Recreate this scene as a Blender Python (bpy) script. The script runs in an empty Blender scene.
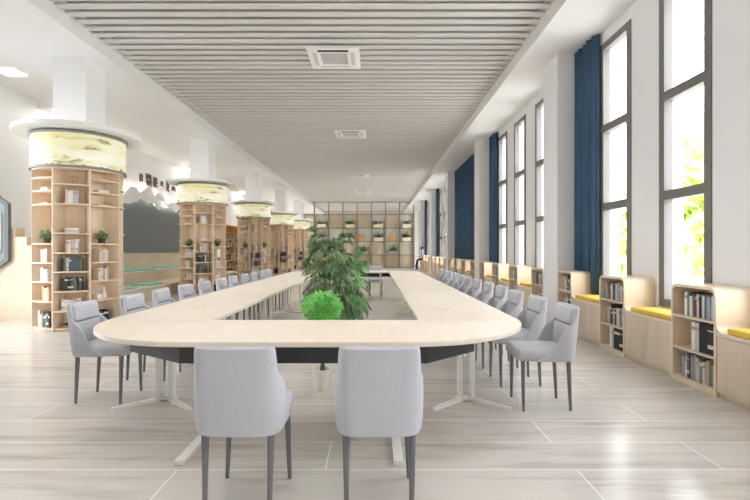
import bpy, bmesh, math, random
from math import pi, sin, cos, radians as RD
from mathutils import Vector, Matrix
random.seed(11)
SC = bpy.context.scene
COL = SC.collection
H = 1.32            # eye height
P = 5.73            # structural bay

# ---------------------------------------------------------------- materials
def lin(c):
    return tuple(((v/255)/12.92 if v/255 <= .04045 else ((v/255+.055)/1.055)**2.4) for v in c)
def newmat(name):
    m = bpy.data.materials.new(name); m.use_nodes = True
    nt = m.node_tree; b = nt.nodes['Principled BSDF']
    return m, nt, b
def N(nt, t, **kw):
    n = nt.nodes.new(t)
    for k, v in kw.items():
        if k in n.inputs: n.inputs[k].default_value = v
        else: setattr(n, k, v)
    return n
def plain(name, c, rough=.5, metal=0, spec=.5, noise=.0, nscale=30):
    m, nt, b = newmat(name)
    b.inputs['Base Color'].default_value = (*lin(c), 1)
    b.inputs['Roughness'].default_value = rough; b.inputs['Metallic'].default_value = metal
    b.inputs['Specular IOR Level'].default_value = spec
    if noise:
        tc = N(nt, 'ShaderNodeTexCoord'); nz = N(nt, 'ShaderNodeTexNoise', Scale=nscale)
        nt.links.new(tc.outputs['Object'], nz.inputs['Vector'])
        mx = N(nt, 'ShaderNodeMix', data_type='RGBA')
        mx.inputs[6].default_value = (*[v*(1-noise) for v in lin(c)], 1); mx.inputs[7].default_value = (*[min(1, v*(1+noise)) for v in lin(c)], 1)
        nt.links.new(nz.outputs['Fac'], mx.inputs[0]); nt.links.new(mx.outputs[2], b.inputs['Base Color'])
    return m
def wood(name, c1, c2, scale=(3, 3, 3), grain=(1, 12, 12), rough=.45):
    m, nt, b = newmat(name)
    tc = N(nt, 'ShaderNodeTexCoord'); mp = N(nt, 'ShaderNodeMapping')
    mp.inputs['Scale'].default_value = grain
    nz = N(nt, 'ShaderNodeTexNoise', Scale=2.2, Detail=6.0, Roughness=.62)
    n2 = N(nt, 'ShaderNodeTexNoise', Scale=.9, Detail=2.0)
    ad = N(nt, 'ShaderNodeMath', operation='ADD'); ml = N(nt, 'ShaderNodeMath', operation='MULTIPLY'); ml.inputs[1].default_value = .5
    cr = N(nt, 'ShaderNodeValToRGB')
    cr.color_ramp.elements[0].position = .36; cr.color_ramp.elements[0].color = (*lin(c1), 1)
    cr.color_ramp.elements[1].position = .64; cr.color_ramp.elements[1].color = (*lin(c2), 1)
    L = nt.links.new
    L(tc.outputs['Object'], mp.inputs['Vector']); L(mp.outputs[0], nz.inputs['Vector']); L(tc.outputs['Object'], n2.inputs['Vector'])
    L(nz.outputs['Fac'], ad.inputs[0]); L(n2.outputs['Fac'], ad.inputs[1]); L(ad.outputs[0], ml.inputs[0])
    L(ml.outputs[0], cr.inputs['Fac']); L(cr.outputs['Color'], b.inputs['Base Color'])
    b.inputs['Roughness'].default_value = rough
    return m
def emit(name, c, s):
    m, nt, b = newmat(name)
    b.inputs['Base Color'].default_value = (*lin(c), 1)
    b.inputs['Emission Color'].default_value = (*lin(c), 1); b.inputs['Emission Strength'].default_value = s
    return m

M = {}
M['white'] = plain('white_paint', (238, 238, 238), .55, noise=.012, nscale=6)
M['wallgrey'] = plain('wall_paint', (241, 241, 243), .6, noise=.012, nscale=5)
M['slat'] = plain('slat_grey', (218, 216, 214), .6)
M['slatshade'] = plain('slat_gap_shade', (176, 174, 172), .8)  # darker than the slats, putting shade into the gaps by colour
M['frame'] = plain('window_frame_grey', (118, 115, 112), .45)
M['curtain'] = plain('curtain_blue', (62, 92, 122), .8, noise=.12, nscale=40)
M['chleg'] = plain('chair_leg_grey', (112, 113, 116), .4)
M['wmetal'] = plain('white_metal', (232, 231, 228), .35)
M['darkpanel'] = plain('charcoal_panel', (50, 50, 53), .5)
M['table'] = wood('table_oak', (231, 217, 201), (241, 230, 215), grain=(9, .9, 9), rough=.34)
M['oak'] = wood('bench_oak', (213, 197, 176), (229, 213, 191), grain=(9, 9, .8))
M['oaklit'] = wood('bench_oak_lit', (226, 208, 182), (240, 222, 196), grain=(7, 7, .8))  # lighter copy of the bench oak, light on the panels put into the colour
M['caseoak'] = wood('bookcase_oak', (226, 206, 180), (238, 220, 197), grain=(9, 9, .8))
M['steplight'] = wood('step_oak', (206, 190, 166), (224, 208, 186), grain=(5, .9, 8))
M['darkoak'] = wood('far_oak', (196, 150, 96), (214, 170, 116), grain=(9, 9, .8))
M['panelwood'] = wood('shelf_panel_wood', (226, 212, 184), (238, 226, 202), grain=(6, 6, .7))
M['yellow'] = plain('yellow_cushion', (226, 190, 84), .85, noise=.06, nscale=90)
M['teal'] = plain('teal_cushion', (138, 200, 184), .85, noise=.05, nscale=60)
M['board'] = plain('dark_board', (112, 117, 120), .6, noise=.03, nscale=4)
M['brown'] = plain('brown_letter', (112, 80, 66), .5)
M['bronze'] = plain('bronze_frame', (138, 132, 122), .45, metal=.2)
M['grey_rim'] = plain('grey_rim', (150, 148, 144), .5)
M['pot'] = plain('white_pot', (238, 236, 232), .35)
M['greypot'] = plain('grey_planter', (150, 154, 150), .6)
M['darkpot'] = plain('dark_pot', (70, 62, 54), .6)
M['soil'] = plain('soil', (60, 46, 36), .9, noise=.2)
M['stem'] = plain('stem_brown', (88, 92, 56), .7)
M['gold'] = plain('gold_wire', (214, 176, 110), .3, metal=.8)
M['rust'] = plain('rust_ring', (170, 96, 74), .5)
M['ceramic'] = plain('white_ceramic', (242, 240, 236), .25)
M['pages'] = plain('paper_pages', (238, 233, 222), .8, noise=.04, nscale=80)
M['acwhite'] = plain('ac_white', (250, 250, 250), .4)
M['black'] = plain('black_slot', (24, 24, 24), .6)
M['lamp'] = emit('lamp_white', (255, 252, 246), 3.0)
M['fillring'] = emit('added_fill_ring', (250, 250, 255), .6)  # glow of the uplight rings added on the discs
M['fillpanel_far'] = emit('added_fill_panel_far', (255, 253, 250), 75.0)  # this and the next: glow of ceiling panels added as fill
M['fillpanel'] = emit('added_fill_panel', (255, 253, 250), 14.0)
M['glow'] = emit('led_strip', (255, 250, 240), 9.0)
def leafmat(name, c1, c2, rough=.55, sc=6):
    m, nt, b = newmat(name)
    tc = N(nt, 'ShaderNodeTexCoord'); nz = N(nt, 'ShaderNodeTexNoise', Scale=sc, Detail=3.0)
    cr = N(nt, 'ShaderNodeValToRGB')
    cr.color_ramp.elements[0].position = .35; cr.color_ramp.elements[0].color = (*lin(c1), 1)
    cr.color_ramp.elements[1].position = .65; cr.color_ramp.elements[1].color = (*lin(c2), 1)
    nt.links.new(tc.outputs['Object'], nz.inputs['Vector']); nt.links.new(nz.outputs['Fac'], cr.inputs['Fac']); nt.links.new(cr.outputs['Color'], b.inputs['Base Color'])
    b.inputs['Roughness'].default_value = rough
    return m
M['palm'] = leafmat('palm_leaf', (84, 110, 72), (126, 152, 106))
M['palm2'] = leafmat('palm_leaf_bright', (84, 142, 80), (128, 184, 114))
M['bush'] = leafmat('bush_leaf', (100, 186, 84), (166, 226, 136), sc=12)
M['shelfleaf'] = leafmat('shelf_leaf', (48, 86, 60), (84, 122, 88))
M['paleleaf'] = leafmat('pale_leaf', (104, 140, 84), (168, 190, 140), sc=20)
M['blossom'] = plain('white_blossom', (244, 242, 232), .7)
M['tree'] = leafmat('tree_leaf', (224, 234, 164), (240, 245, 196), sc=1.5)
_nt = M['tree'].node_tree; _b = _nt.nodes['Principled BSDF']; _t = _nt.nodes.new('ShaderNodeBsdfTranslucent'); _m = _nt.nodes.new('ShaderNodeMixShader'); _m.inputs[0].default_value = .5
_nt.links.new(_b.inputs['Base Color'].links[0].from_socket, _t.inputs['Color']); _nt.links.new(_b.outputs[0], _m.inputs[1]); _nt.links.new(_t.outputs[0], _m.inputs[2]); _nt.links.new(_m.outputs[0], _nt.nodes['Material Output'].inputs['Surface'])
M['bark'] = plain('bark', (140, 124, 104), .9, noise=.15, nscale=8)
M['outground'] = plain('outside_paving', (232, 230, 226), .9, noise=.05, nscale=2)
M['skin'] = plain('skin', (214, 170, 145), .5)
M['hair'] = plain('dark_hair', (38, 32, 30), .6)
M['shirt'] = plain('pale_shirt', (176, 190, 205), .8)
M['trouser'] = plain('dark_trousers', (48, 48, 54), .8)
M['shoe'] = plain('black_shoe', (34, 34, 36), .5)

# woven fabric
def fabric(name, c1, c2):
    m, nt, b = newmat(name); L = nt.links.new
    tc = N(nt, 'ShaderNodeTexCoord')
    mp = N(nt, 'ShaderNodeMapping'); mp.inputs['Scale'].default_value = (1, 1, 1)
    v = N(nt, 'ShaderNodeTexVoronoi', Scale=210.0)
    nz = N(nt, 'ShaderNodeTexNoise', Scale=120.0, Detail=2.0)
    mp.inputs['Scale'].default_value = (1, 1, 1.5)
    cr = N(nt, 'ShaderNodeValToRGB')
    cr.color_ramp.elements[0].position = .15; cr.color_ramp.elements[0].color = (*lin(c2), 1)
    cr.color_ramp.elements[1].position = .75; cr.color_ramp.elements[1].color = (*lin(c1), 1)
    L(tc.outputs['Object'], mp.inputs[0]); L(mp.outputs[0], v.inputs['Vector']); L(mp.outputs[0], nz.inputs['Vector'])
    ad = N(nt, 'ShaderNodeMath', operation='MULTIPLY_ADD'); ad.inputs[1].default_value = .55
    L(v.outputs['Distance'], ad.inputs[0]); L(nz.outputs['Fac'], ad.inputs[2])
    L(ad.outputs[0], cr.inputs['Fac']); L(cr.outputs['Color'], b.inputs['Base Color'])
    bp = N(nt, 'ShaderNodeBump', Strength=.35, Distance=.003); L(v.outputs['Distance'], bp.inputs['Height']); L(bp.outputs[0], b.inputs['Normal'])
    b.inputs['Roughness'].default_value = .9; b.inputs['Specular IOR Level'].default_value = .2
    return m
M['fabric'] = fabric('chair_fabric', (192, 193, 200), (214, 215, 220))

# floor: long streaked stone planks with pale joints, polished
def floor_mat():
    m, nt, b = newmat('floor_stone'); L = nt.links.new
    tc = N(nt, 'ShaderNodeTexCoord')
    mp = N(nt, 'ShaderNodeMapping'); mp.inputs['Scale'].default_value = (.55, 5.5, 1)
    nz = N(nt, 'ShaderNodeTexNoise', Scale=1.6, Detail=7.0, Roughness=.62, Distortion=.3)
    mp2 = N(nt, 'ShaderNodeMapping'); mp2.inputs['Scale'].default_value = (.4, 1.3, 1)
    n2 = N(nt, 'ShaderNodeTexNoise', Scale=1.1, Detail=3.0)
    br = N(nt, 'ShaderNodeTexBrick', Scale=1.0)
    br.inputs['Brick Width'].default_value = 2.4; br.inputs['Row Height'].default_value = .392
    br.inputs['Mortar Size'].default_value = .005; br.inputs['Mortar Smooth'].default_value = .2
    br.inputs['Color1'].default_value = (.42, .42, .42, 1); br.inputs['Color2'].default_value = (.58, .58, .58, 1)
    br.offset = .37; br.offset_frequency = 2
    mpb = N(nt, 'ShaderNodeMapping'); mpb.inputs['Location'].default_value = (.3, .01, 0)
    L(tc.outputs['Object'], mpb.inputs[0]); L(mpb.outputs[0], br.inputs['Vector'])
    L(tc.outputs['Object'], mp.inputs[0]); L(mp.outputs[0], nz.inputs['Vector'])
    L(tc.outputs['Object'], mp2.inputs[0]); L(mp2.outputs[0], n2.inputs['Vector'])
    a1 = N(nt, 'ShaderNodeMath', operation='MULTIPLY_ADD'); a1.inputs[1].default_value = .5; L(n2.outputs['Fac'], a1.inputs[0]); L(nz.outputs['Fac'], a1.inputs[2])
    sb = N(nt, 'ShaderNodeSeparateColor'); L(br.outputs['Color'], sb.inputs[0])
    a2 = N(nt, 'ShaderNodeMath', operation='MULTIPLY_ADD'); a2.inputs[1].default_value = .5; L(sb.outputs[0], a2.inputs[0]); L(a1.outputs[0], a2.inputs[2])
    cr = N(nt, 'ShaderNodeValToRGB')
    cr.color_ramp.elements[0].position = .72; cr.color_ramp.elements[0].color = (*lin((170, 164, 157)), 1)
    cr.color_ramp.elements[1].position = 1.25; cr.color_ramp.elements[1].position = 1.0; cr.color_ramp.elements[1].color = (*lin((203, 198, 192)), 1)
    e = cr.color_ramp.elements.new(.86); e.color = (*lin((188, 182, 175)), 1)
    L(a2.outputs[0], cr.inputs['Fac'])
    mx = N(nt, 'ShaderNodeMix', data_type='RGBA'); mx.inputs[7].default_value = (*lin((232, 230, 227)), 1)
    L(br.outputs['Fac'], mx.inputs[0]); L(cr.outputs['Color'], mx.inputs[6]); L(mx.outputs[2], b.inputs['Base Color'])
    b.inputs['Roughness'].default_value = .2; b.inputs['Specular IOR Level'].default_value = .5
    return m
M['floor'] = floor_mat()

def glass_mat():
    m, nt, b = newmat('window_glass'); nt.nodes.remove(b)
    out = nt.nodes['Material Output']
    t = N(nt, 'ShaderNodeBsdfTransparent'); g = N(nt, 'ShaderNodeBsdfGlossy', Roughness=.02)
    lw = N(nt, 'ShaderNodeLayerWeight', Blend=.5); pw = N(nt, 'ShaderNodeMath', operation='POWER'); pw.inputs[1].default_value = 4.0
    fr = N(nt, 'ShaderNodeMath', operation='MULTIPLY_ADD'); fr.inputs[1].default_value = .5; fr.inputs[2].default_value = .03; mx = N(nt, 'ShaderNodeMixShader')
    nt.links.new(lw.outputs['Facing'], pw.inputs[0]); nt.links.new(pw.outputs[0], fr.inputs[0]); nt.links.new(fr.outputs[0], mx.inputs[0]); nt.links.new(t.outputs[0], mx.inputs[1]); nt.links.new(g.outputs[0], mx.inputs[2]); nt.links.new(mx.outputs[0], out.inputs['Surface'])
    return m
M['glass'] = glass_mat()

# lit drum: pale landscape printed on a glowing panel
def drum_mat():
    m, nt, b = newmat('lit_landscape'); L = nt.links.new
    tc = N(nt, 'ShaderNodeTexCoord')
    mp = N(nt, 'ShaderNodeMapping'); mp.inputs['Scale'].default_value = (1, 1, 3.2)
    nz = N(nt, 'ShaderNodeTexNoise', Scale=2.6, Detail=9.0, Roughness=.66, Distortion=.5)
    n2 = N(nt, 'ShaderNodeTexNoise', Scale=1.6, Detail=3.0)
    L(tc.outputs['Object'], mp.inputs[0]); L(mp.outputs[0], nz.inputs['Vector'])
    mp3 = N(nt, 'ShaderNodeMapping'); mp3.inputs['Location'].default_value = (4, 2, 7); L(tc.outputs['Object'], mp3.inputs[0]); L(mp3.outputs[0], n2.inputs['Vector'])
    cr = N(nt, 'ShaderNodeValToRGB'); el = cr.color_ramp.elements
    el[0].position = .33; el[0].color = (*lin((140, 136, 112)), 1); el[1].position = .54; el[1].color = (*lin((246, 243, 230)), 1)
    e = el.new(.43); e.color = (*lin((236, 230, 182)), 1)
    c2 = N(nt, 'ShaderNodeValToRGB'); c2.color_ramp.elements[0].position = .42; c2.color_ramp.elements[0].color = (1, 1, 1, 1)
    c2.color_ramp.elements[1].position = .66; c2.color_ramp.elements[1].color = (*lin((242, 238, 196)), 1)
    mx = N(nt, 'ShaderNodeMix', data_type='RGBA', blend_type='MULTIPLY'); mx.inputs[0].default_value = 1
    L(nz.outputs['Fac'], cr.inputs['Fac']); L(n2.outputs['Fac'], c2.inputs['Fac']); L(cr.outputs['Color'], mx.inputs[6]); L(c2.outputs['Color'], mx.inputs[7])
    hf = N(nt, 'ShaderNodeMix', data_type='RGBA'); hf.inputs[0].default_value = .6; hf.inputs[7].default_value = (.12, .12, .12, 1); L(mx.outputs[2], hf.inputs[6]); L(hf.outputs[2], b.inputs['Base Color']); L(mx.outputs[2], b.inputs['Emission Color']); b.inputs['Emission Strength'].default_value = .42
    return m
M['drum'] = drum_mat()

# ---------------------------------------------------------------- mesh helpers
class MB:
    def __init__(s): s.v = []; s.f = []; s.mi = []; s.cur = 0
    def add(s, vs, fs):
        b = len(s.v); s.v += [tuple(p) for p in vs]; s.f += [tuple(b+i for i in f) for f in fs]; s.mi += [s.cur]*len(fs)
    def box(s, x0, x1, y0, y1, z0, z1):
        s.add([(x0,y0,z0),(x1,y0,z0),(x1,y1,z0),(x0,y1,z0),(x0,y0,z1),(x1,y0,z1),(x1,y1,z1),(x0,y1,z1)],
              [(3,2,1,0),(4,5,6,7),(0,1,5,4),(1,2,6,5),(2,3,7,6),(3,0,4,7)])
    def rbox(s, x0, x1, y0, y1, z0, z1, r=.01, seg=2):
        bm = bmesh.new(); bmesh.ops.create_cube(bm, size=1)
        for v in bm.verts: v.co = Vector(((x0+x1)/2+v.co.x*(x1-x0), (y0+y1)/2+v.co.y*(y1-y0), (z0+z1)/2+v.co.z*(z1-z0)))
        bmesh.ops.bevel(bm, geom=bm.edges[:], offset=r, segments=seg, profile=.5, affect='EDGES')
        bm.verts.index_update()
        s.add([v.co[:] for v in bm.verts], [[v.index for v in f.verts] for f in bm.faces]); bm.free()
    def tube(s, pts, rad, n=10, cap=True):
        pts = [Vector(p) for p in pts]
        if not hasattr(rad, '__len__'): rad = [rad]*len(pts)
        vs = []; up0 = None
        for i, p in enumerate(pts):
            d = (pts[min(i+1, len(pts)-1)]-pts[max(i-1, 0)]).normalized()
            if up0 is None: up0 = Vector((1,0,0)) if abs(d.x) < .8 else Vector((0,1,0))
            a = (up0-d*up0.dot(d)).normalized(); b = d.cross(a); up0 = a
            for k in range(n):
                t = 2*pi*k/n; vs.append(p+(a*cos(t)+b*sin(t))*rad[i])
        fs = []
        for i in range(len(pts)-1):
            for k in range(n): fs.append((i*n+k, i*n+(k+1) % n, (i+1)*n+(k+1) % n, (i+1)*n+k))
        if cap: fs += [tuple(range(n-1, -1, -1)), tuple((len(pts)-1)*n+k for k in range(n))]
        s.add(vs, fs)
    def lathe(s, prof, n=32, c=(0, 0, 0)):
        vs = []; m = len(prof)
        for k in range(n):
            t = 2*pi*k/n
            for r, z in prof: vs.append((c[0]+r*cos(t), c[1]+r*sin(t), c[2]+z))
        fs = []
        for k in range(n):
            k2 = (k+1) % n
            for i in range(m-1): fs.append((k*m+i, k2*m+i, k2*m+i+1, k*m+i+1))
        s.add(vs, fs)
    def xform(s, mat, start=0):
        for i in range(start, len(s.v)): s.v[i] = tuple(mat @ Vector(s.v[i]))
    def mesh(s, name, mats, smooth=None):
        me = bpy.data.meshes.new(name); me.from_pydata(s.v, [], s.f)
        for m in (mats if isinstance(mats, (list, tuple)) else [mats]): me.materials.append(m)
        me.polygons.foreach_set('material_index', s.mi)
        bm = bmesh.new(); bm.from_mesh(me)
        if smooth is not None:
            bmesh.ops.remove_doubles(bm, verts=bm.verts[:], dist=1e-5)
        bmesh.ops.recalc_face_normals(bm, faces=bm.faces[:]); bm.to_mesh(me); bm.free()
        if smooth is not None:
            me.polygons.foreach_set('use_smooth', [True]*len(me.polygons)); me.set_sharp_from_angle(angle=RD(smooth))
        me.update(); return me
    def build(s, name, mats, parent=None, smooth=None):
        return link(name, s.mesh(name, mats, smooth), parent)

def link(name, me, parent=None, loc=None, rz=None):
    o = bpy.data.objects.new(name, me); COL.objects.link(o)
    if parent is not None: o.parent = parent
    if loc is not None: o.location = loc
    if rz is not None: o.rotation_euler = (0, 0, rz)
    return o
def tag(o, label, cat, group=None):
    o['label'] = label; o['category'] = cat
    if group: o['group'] = group
    return o
def thing(name, label, cat, loc=(0, 0, 0), rz=0, group=None):
    o = link(name, None, None, loc, rz); return tag(o, label, cat, group)
def struct(o): o['kind'] = 'structure'; return o
def stuff(o): o['kind'] = 'stuff'; return o
def kids(o): return [c for c in COL.objects if c.parent is o]
def dup(root, loc, rz, label, group=None, chmap=None):
    r = root.copy(); COL.objects.link(r); r.location = loc; r.rotation_euler = (0, 0, rz); r['label'] = label
    if group: r['group'] = group
    for c0 in chmap:
        c = c0[0].copy(); COL.objects.link(c); c.parent = r
        for g0 in c0[1]:
            g = g0.copy(); COL.objects.link(g); g.parent = c
    return r
def childmap(root): return [(c, list(c.children)) for c in root.children]

def bake(o):
    dg = bpy.context.evaluated_depsgraph_get(); dg.update()
    me = bpy.data.meshes.new_from_object(o.evaluated_get(dg)); o.modifiers.clear(); o.data = me
    return o

# flat outline(s) with holes, extruded; axes: 'z' -> (u,v,w), 'x' -> profile (u=Y, v=Z) extruded along X
def prism(loops, w0, w1, axis='z', bevel=0.0):
    cu = bpy.data.curves.new('outline', 'CURVE'); cu.dimensions = '2D'; cu.fill_mode = 'BOTH'
    cu.extrude = (w1-w0)/2-bevel; cu.bevel_depth = bevel; cu.bevel_resolution = 1
    if bevel: cu.offset = -bevel
    for lp in loops:
        sp = cu.splines.new('POLY'); sp.points.add(len(lp)-1); sp.use_cyclic_u = True
        for p, q in zip(sp.points, lp): p.co = (q[0], q[1], 0, 1)
    o = bpy.data.objects.new('outline', cu); COL.objects.link(o)
    dg = bpy.context.evaluated_depsgraph_get(); me = bpy.data.meshes.new_from_object(o.evaluated_get(dg))
    mb = MB(); wm = (w0+w1)/2
    vs = [(v.co.x, v.co.y, v.co.z+wm) for v in me.vertices]
    if axis == 'x': vs = [(c, a, b) for a, b, c in vs]
    if axis == 'y': vs = [(a, c, b) for a, b, c in vs]
    mb.add(vs, [tuple(p.vertices) for p in me.polygons])
    bpy.data.objects.remove(o); bpy.data.curves.remove(cu); bpy.data.meshes.remove(me)
    return mb
def rrect(x0, x1, y0, y1, r, n=8):
    rs = r if hasattr(r, '__len__') else (r, r, r, r)     # corners: (x1,y1),(x0,y1),(x0,y0),(x1,y0)
    out = []
    for (cx, cy, a0, q) in ((x1, y1, 0, rs[0]), (x0, y1, 90, rs[1]), (x0, y0, 180, rs[2]), (x1, y0, 270, rs[3])):
        ox = cx-q if cx == x1 else cx+q; oy = cy-q if cy == y1 else cy+q
        if q < 1e-6: out.append((cx, cy)); continue
        for i in range(n+1):
            t = RD(a0+90*i/n); out.append((ox+q*cos(t), oy+q*sin(t)))
    return out
ORD = ['first', 'second', 'third', 'fourth', 'fifth', 'sixth', 'seventh', 'eighth', 'ninth', 'tenth', 'eleventh', 'twelfth', 'thirteenth', 'fourteenth', 'fifteenth', 'sixteenth', 'seventeenth', 'eighteenth', 'nineteenth', 'twentieth']

# ================================================================= THE ROOM
ZC, ZL = 4.60, 4.82           # soffit level, slat underside
XE0, XE1 = -4.58, 2.516       # slat field edges
XW, XL = 3.44, -7.82          # right / left wall faces
Y0, Y1 = -5.0, 41.0
mb = MB(); mb.box(XL-.3, XW+.3, Y0-.3, Y1+.3, -.15, 0); struct(mb.build('floor', M['floor']))
mb = MB(); mb.box(XE0, XE1, Y0, Y1, 5.0, 5.1); ceil = struct(mb.build('ceiling', M['slatshade']))
# slats across the room
mb = MB()
y = Y0+.1
prof = [(-.056, .02), (-.056, .008), (-.048, 0), (.064, 0), (.07, .006), (.07, .02), (-.056, .02)]
k0 = math.ceil((Y0-6.40)/.219)
for k in range(k0, 170):
    yc = 6.40-.07+.219*k
    if yc > Y1-.1 or yc < Y0+.1: continue
    n = len(prof)
    mb.add([(XE0+.003, yc+a, ZL+b) for a, b in prof]+[(XE1-.003, yc+a, ZL+b) for a, b in prof], [(i, i+1, n+i+1, n+i) for i in range(n-1)])
sl = mb.build('ceiling_slats', M['slat'], ceil)
# right soffit, left soffit with its recess
mb = MB(); mb.box(XE1, XW+.02, Y0, Y1, ZC, 5.1); struct(mb.build('ceiling_soffit_right', M['white']))
mb = MB(); mb.box(-6.28, XE0, Y0, Y1, ZC, 5.1); mb.box(XL-.02, -6.28, 10.5, Y1, ZC, 5.1); mb.box(XL-.02, -6.28, Y0, 10.5, 4.78, 5.1)
struct(mb.build('ceiling_soffit_left', M['white']))
# walls
WIN0 = [(3.16, 4.01), (4.64, 5.49), (6.10, 6.93)]
wins = []
for b in range(-1, 6):
    for a, c in WIN0:
        wins.append((a+P*b, c+P*b, b))
wins = [w for w in wins if w[0] > Y0+.3 and w[1] < Y1-.3]
ZS, ZT = .65, 4.42
mb = MB(); mb.box(XW, XW+.28, Y0-.3, Y1+.3, -.1, ZS); mb.box(XW, XW+.28, Y0-.3, Y1+.3, ZT, 5.1)
e = Y0-.3
for a, c, b in wins: mb.box(XW, XW+.28, e, a, ZS, ZT); e = c
mb.box(XW, XW+.28, e, Y1+.3, ZS, ZT)
struct(mb.build('wall_right', M['wallgrey']))
for i, (a, c, b) in enumerate(wins):
    fr = MB(); F = .1; x0, x1 = XW-.015, XW+.09
    fr.box(x0, x1, a, a+F, ZS, ZT); fr.box(x0, x1, c-F, c, ZS, ZT)
    zz = [ZS, ZS+.09, 1.91, 2.02, 3.08, 3.19, ZT-.1, ZT]
    for z0, z1 in zip(zz[0::2], zz[1::2]): fr.box(x0+.002, x1-.002, a+F-.001, c-F+.001, z0, z1)
    w = struct(fr.build('window_%d' % (i+1), M['frame']))
    for z0, z1 in zip(zz[1:-1:2], zz[2:-1:2]):
        pn = MB(); pn.box(XW+.035, XW+.043, a+F, c-F, z0, z1); pn.build('pane', M['glass'], w)
# pillars on the window side
for k in range(-1, 5):
    ya = 7.62+P*k
    mb = MB(); mb.rbox(3.05, XW+.01, ya, ya+.63, 0, ZC+.01, .012, 2); struct(mb.build('pillar', M['wallgrey']))
# back wall far away, left wall, rear glazed wall (behind the viewer)
mb = MB(); mb.box(XL-.3, XW+.3, Y1, Y1+.25, 0, 5.1); struct(mb.build('wall_back', plain('back_wall', (226, 214, 200), .7)))
mb = MB(); LW_FILL = [(4.4, 8.0), (33.8, 37), (37.3, 40.6)]  # unseen left windows, added to let more light in
mb.box(XL-.25, XL, Y0-.3, Y1, 0, .25); mb.box(XL-.25, XL, Y0-.3, Y1, 4.3, 5.1); e = Y0-.3
for a, c in LW_FILL: mb.box(XL-.25, XL, e, a, .25, 4.3); e = c
mb.box(XL-.25, XL, e, Y1, .25, 4.3); struct(mb.build('wall_left', M['white']))
nw = len(wins)
for i, (a, c) in enumerate(LW_FILL):
    fr = MB()
    for y0, y1, z0, z1 in ((a, a+.08, .25, 4.3), (c-.08, c, .25, 4.3), (a+.08, c-.08, .25, .33), (a+.08, c-.08, 4.22, 4.3), (a+.08, c-.08, 2.2, 2.26)): fr.box(XL-.15, XL-.07, y0, y1, z0, z1)
    w = struct(fr.build('window_%d' % (nw+i+1), M['frame'])); pn = MB(); pn.box(XL-.115, XL-.107, a+.08, c-.08, .33, 4.22); pn.build('pane', M['glass'], w)  # windows added for their light, out of view
mb = MB(); mb.box(XL, XW, Y0-.25, Y0, 0, 5.1); struct(mb.build('wall_rear', M['white']))

# outside: paving and trees
mb = MB(); mb.box(XW+.3, 60, -60, 90, -.4, -.2); struct(mb.build('ground_outside', M['outground']))
mb = MB(); mb.box(-60, XL-.3, -60, 90, -.4, -.2); mb.box(XL-.3, XW+.3, -60, Y0-.3, -.4, -.2); struct(mb.build('ground_outside', plain('low_bounce_ground', (124, 124, 124), .9, noise=.1, nscale=3)))  # unseen ground, darkened to cut light bounced onto the left ceiling
def tree(name, label, loc, h, r, seed):
    rnd = random.Random(seed); t = thing(name, label, 'tree', loc, 0, 'trees outside the windows')
    tr = MB(); tr.tube([(0, 0, 0), (.05, .03, h*.4), (0, -.05, h*.75)], [.13, .1, .05], 8); 
    for a in range(5): tr.tube([(.03, 0, h*(.35+.06*a)), (r*.5*cos(a*1.3), r*.5*sin(a*1.3), h*(.6+.05*a))], [.05, .02], 6)
    tr.build('trunk', M['bark'], t, smooth=60)
    f = MB()
    for i in range(1500):
        q = Vector((rnd.gauss(0, 1), rnd.gauss(0, 1), rnd.gauss(0, 1))).normalized()*(rnd.random()**.4)
        lump = 1+.25*sin(q.x*5+seed)*cos(q.y*4+q.z*5)
        p = Vector((q.x*r*lump, q.y*r*lump, h*.58+q.z*h*.46*lump))
        a = Vector((rnd.uniform(-1, 1), rnd.uniform(-1, 1), rnd.uniform(-1, 1))).normalized(); b2 = a.orthogonal().normalized()
        s2 = rnd.uniform(.25, .5); f.add([p-a*s2, p+b2*s2*.5, p+a*s2, p-b2*s2*.5], [(0, 1, 2, 3)])
    f.build('foliage', M['tree'], t)
tree('tree', 'yellow-green tree outside the nearest window in view', (10.0, 13.6, -.2), 5.2, 1.9, 1)
tree('tree', 'pale green tree outside, seen through the second nearest window', (11.0, 20.4, -.2), 4.6, 1.6, 2)
tree('tree', 'pale tree outside beyond the windows past the first pillar', (12.0, 33.5, -.2), 5.0, 1.9, 3)

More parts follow.
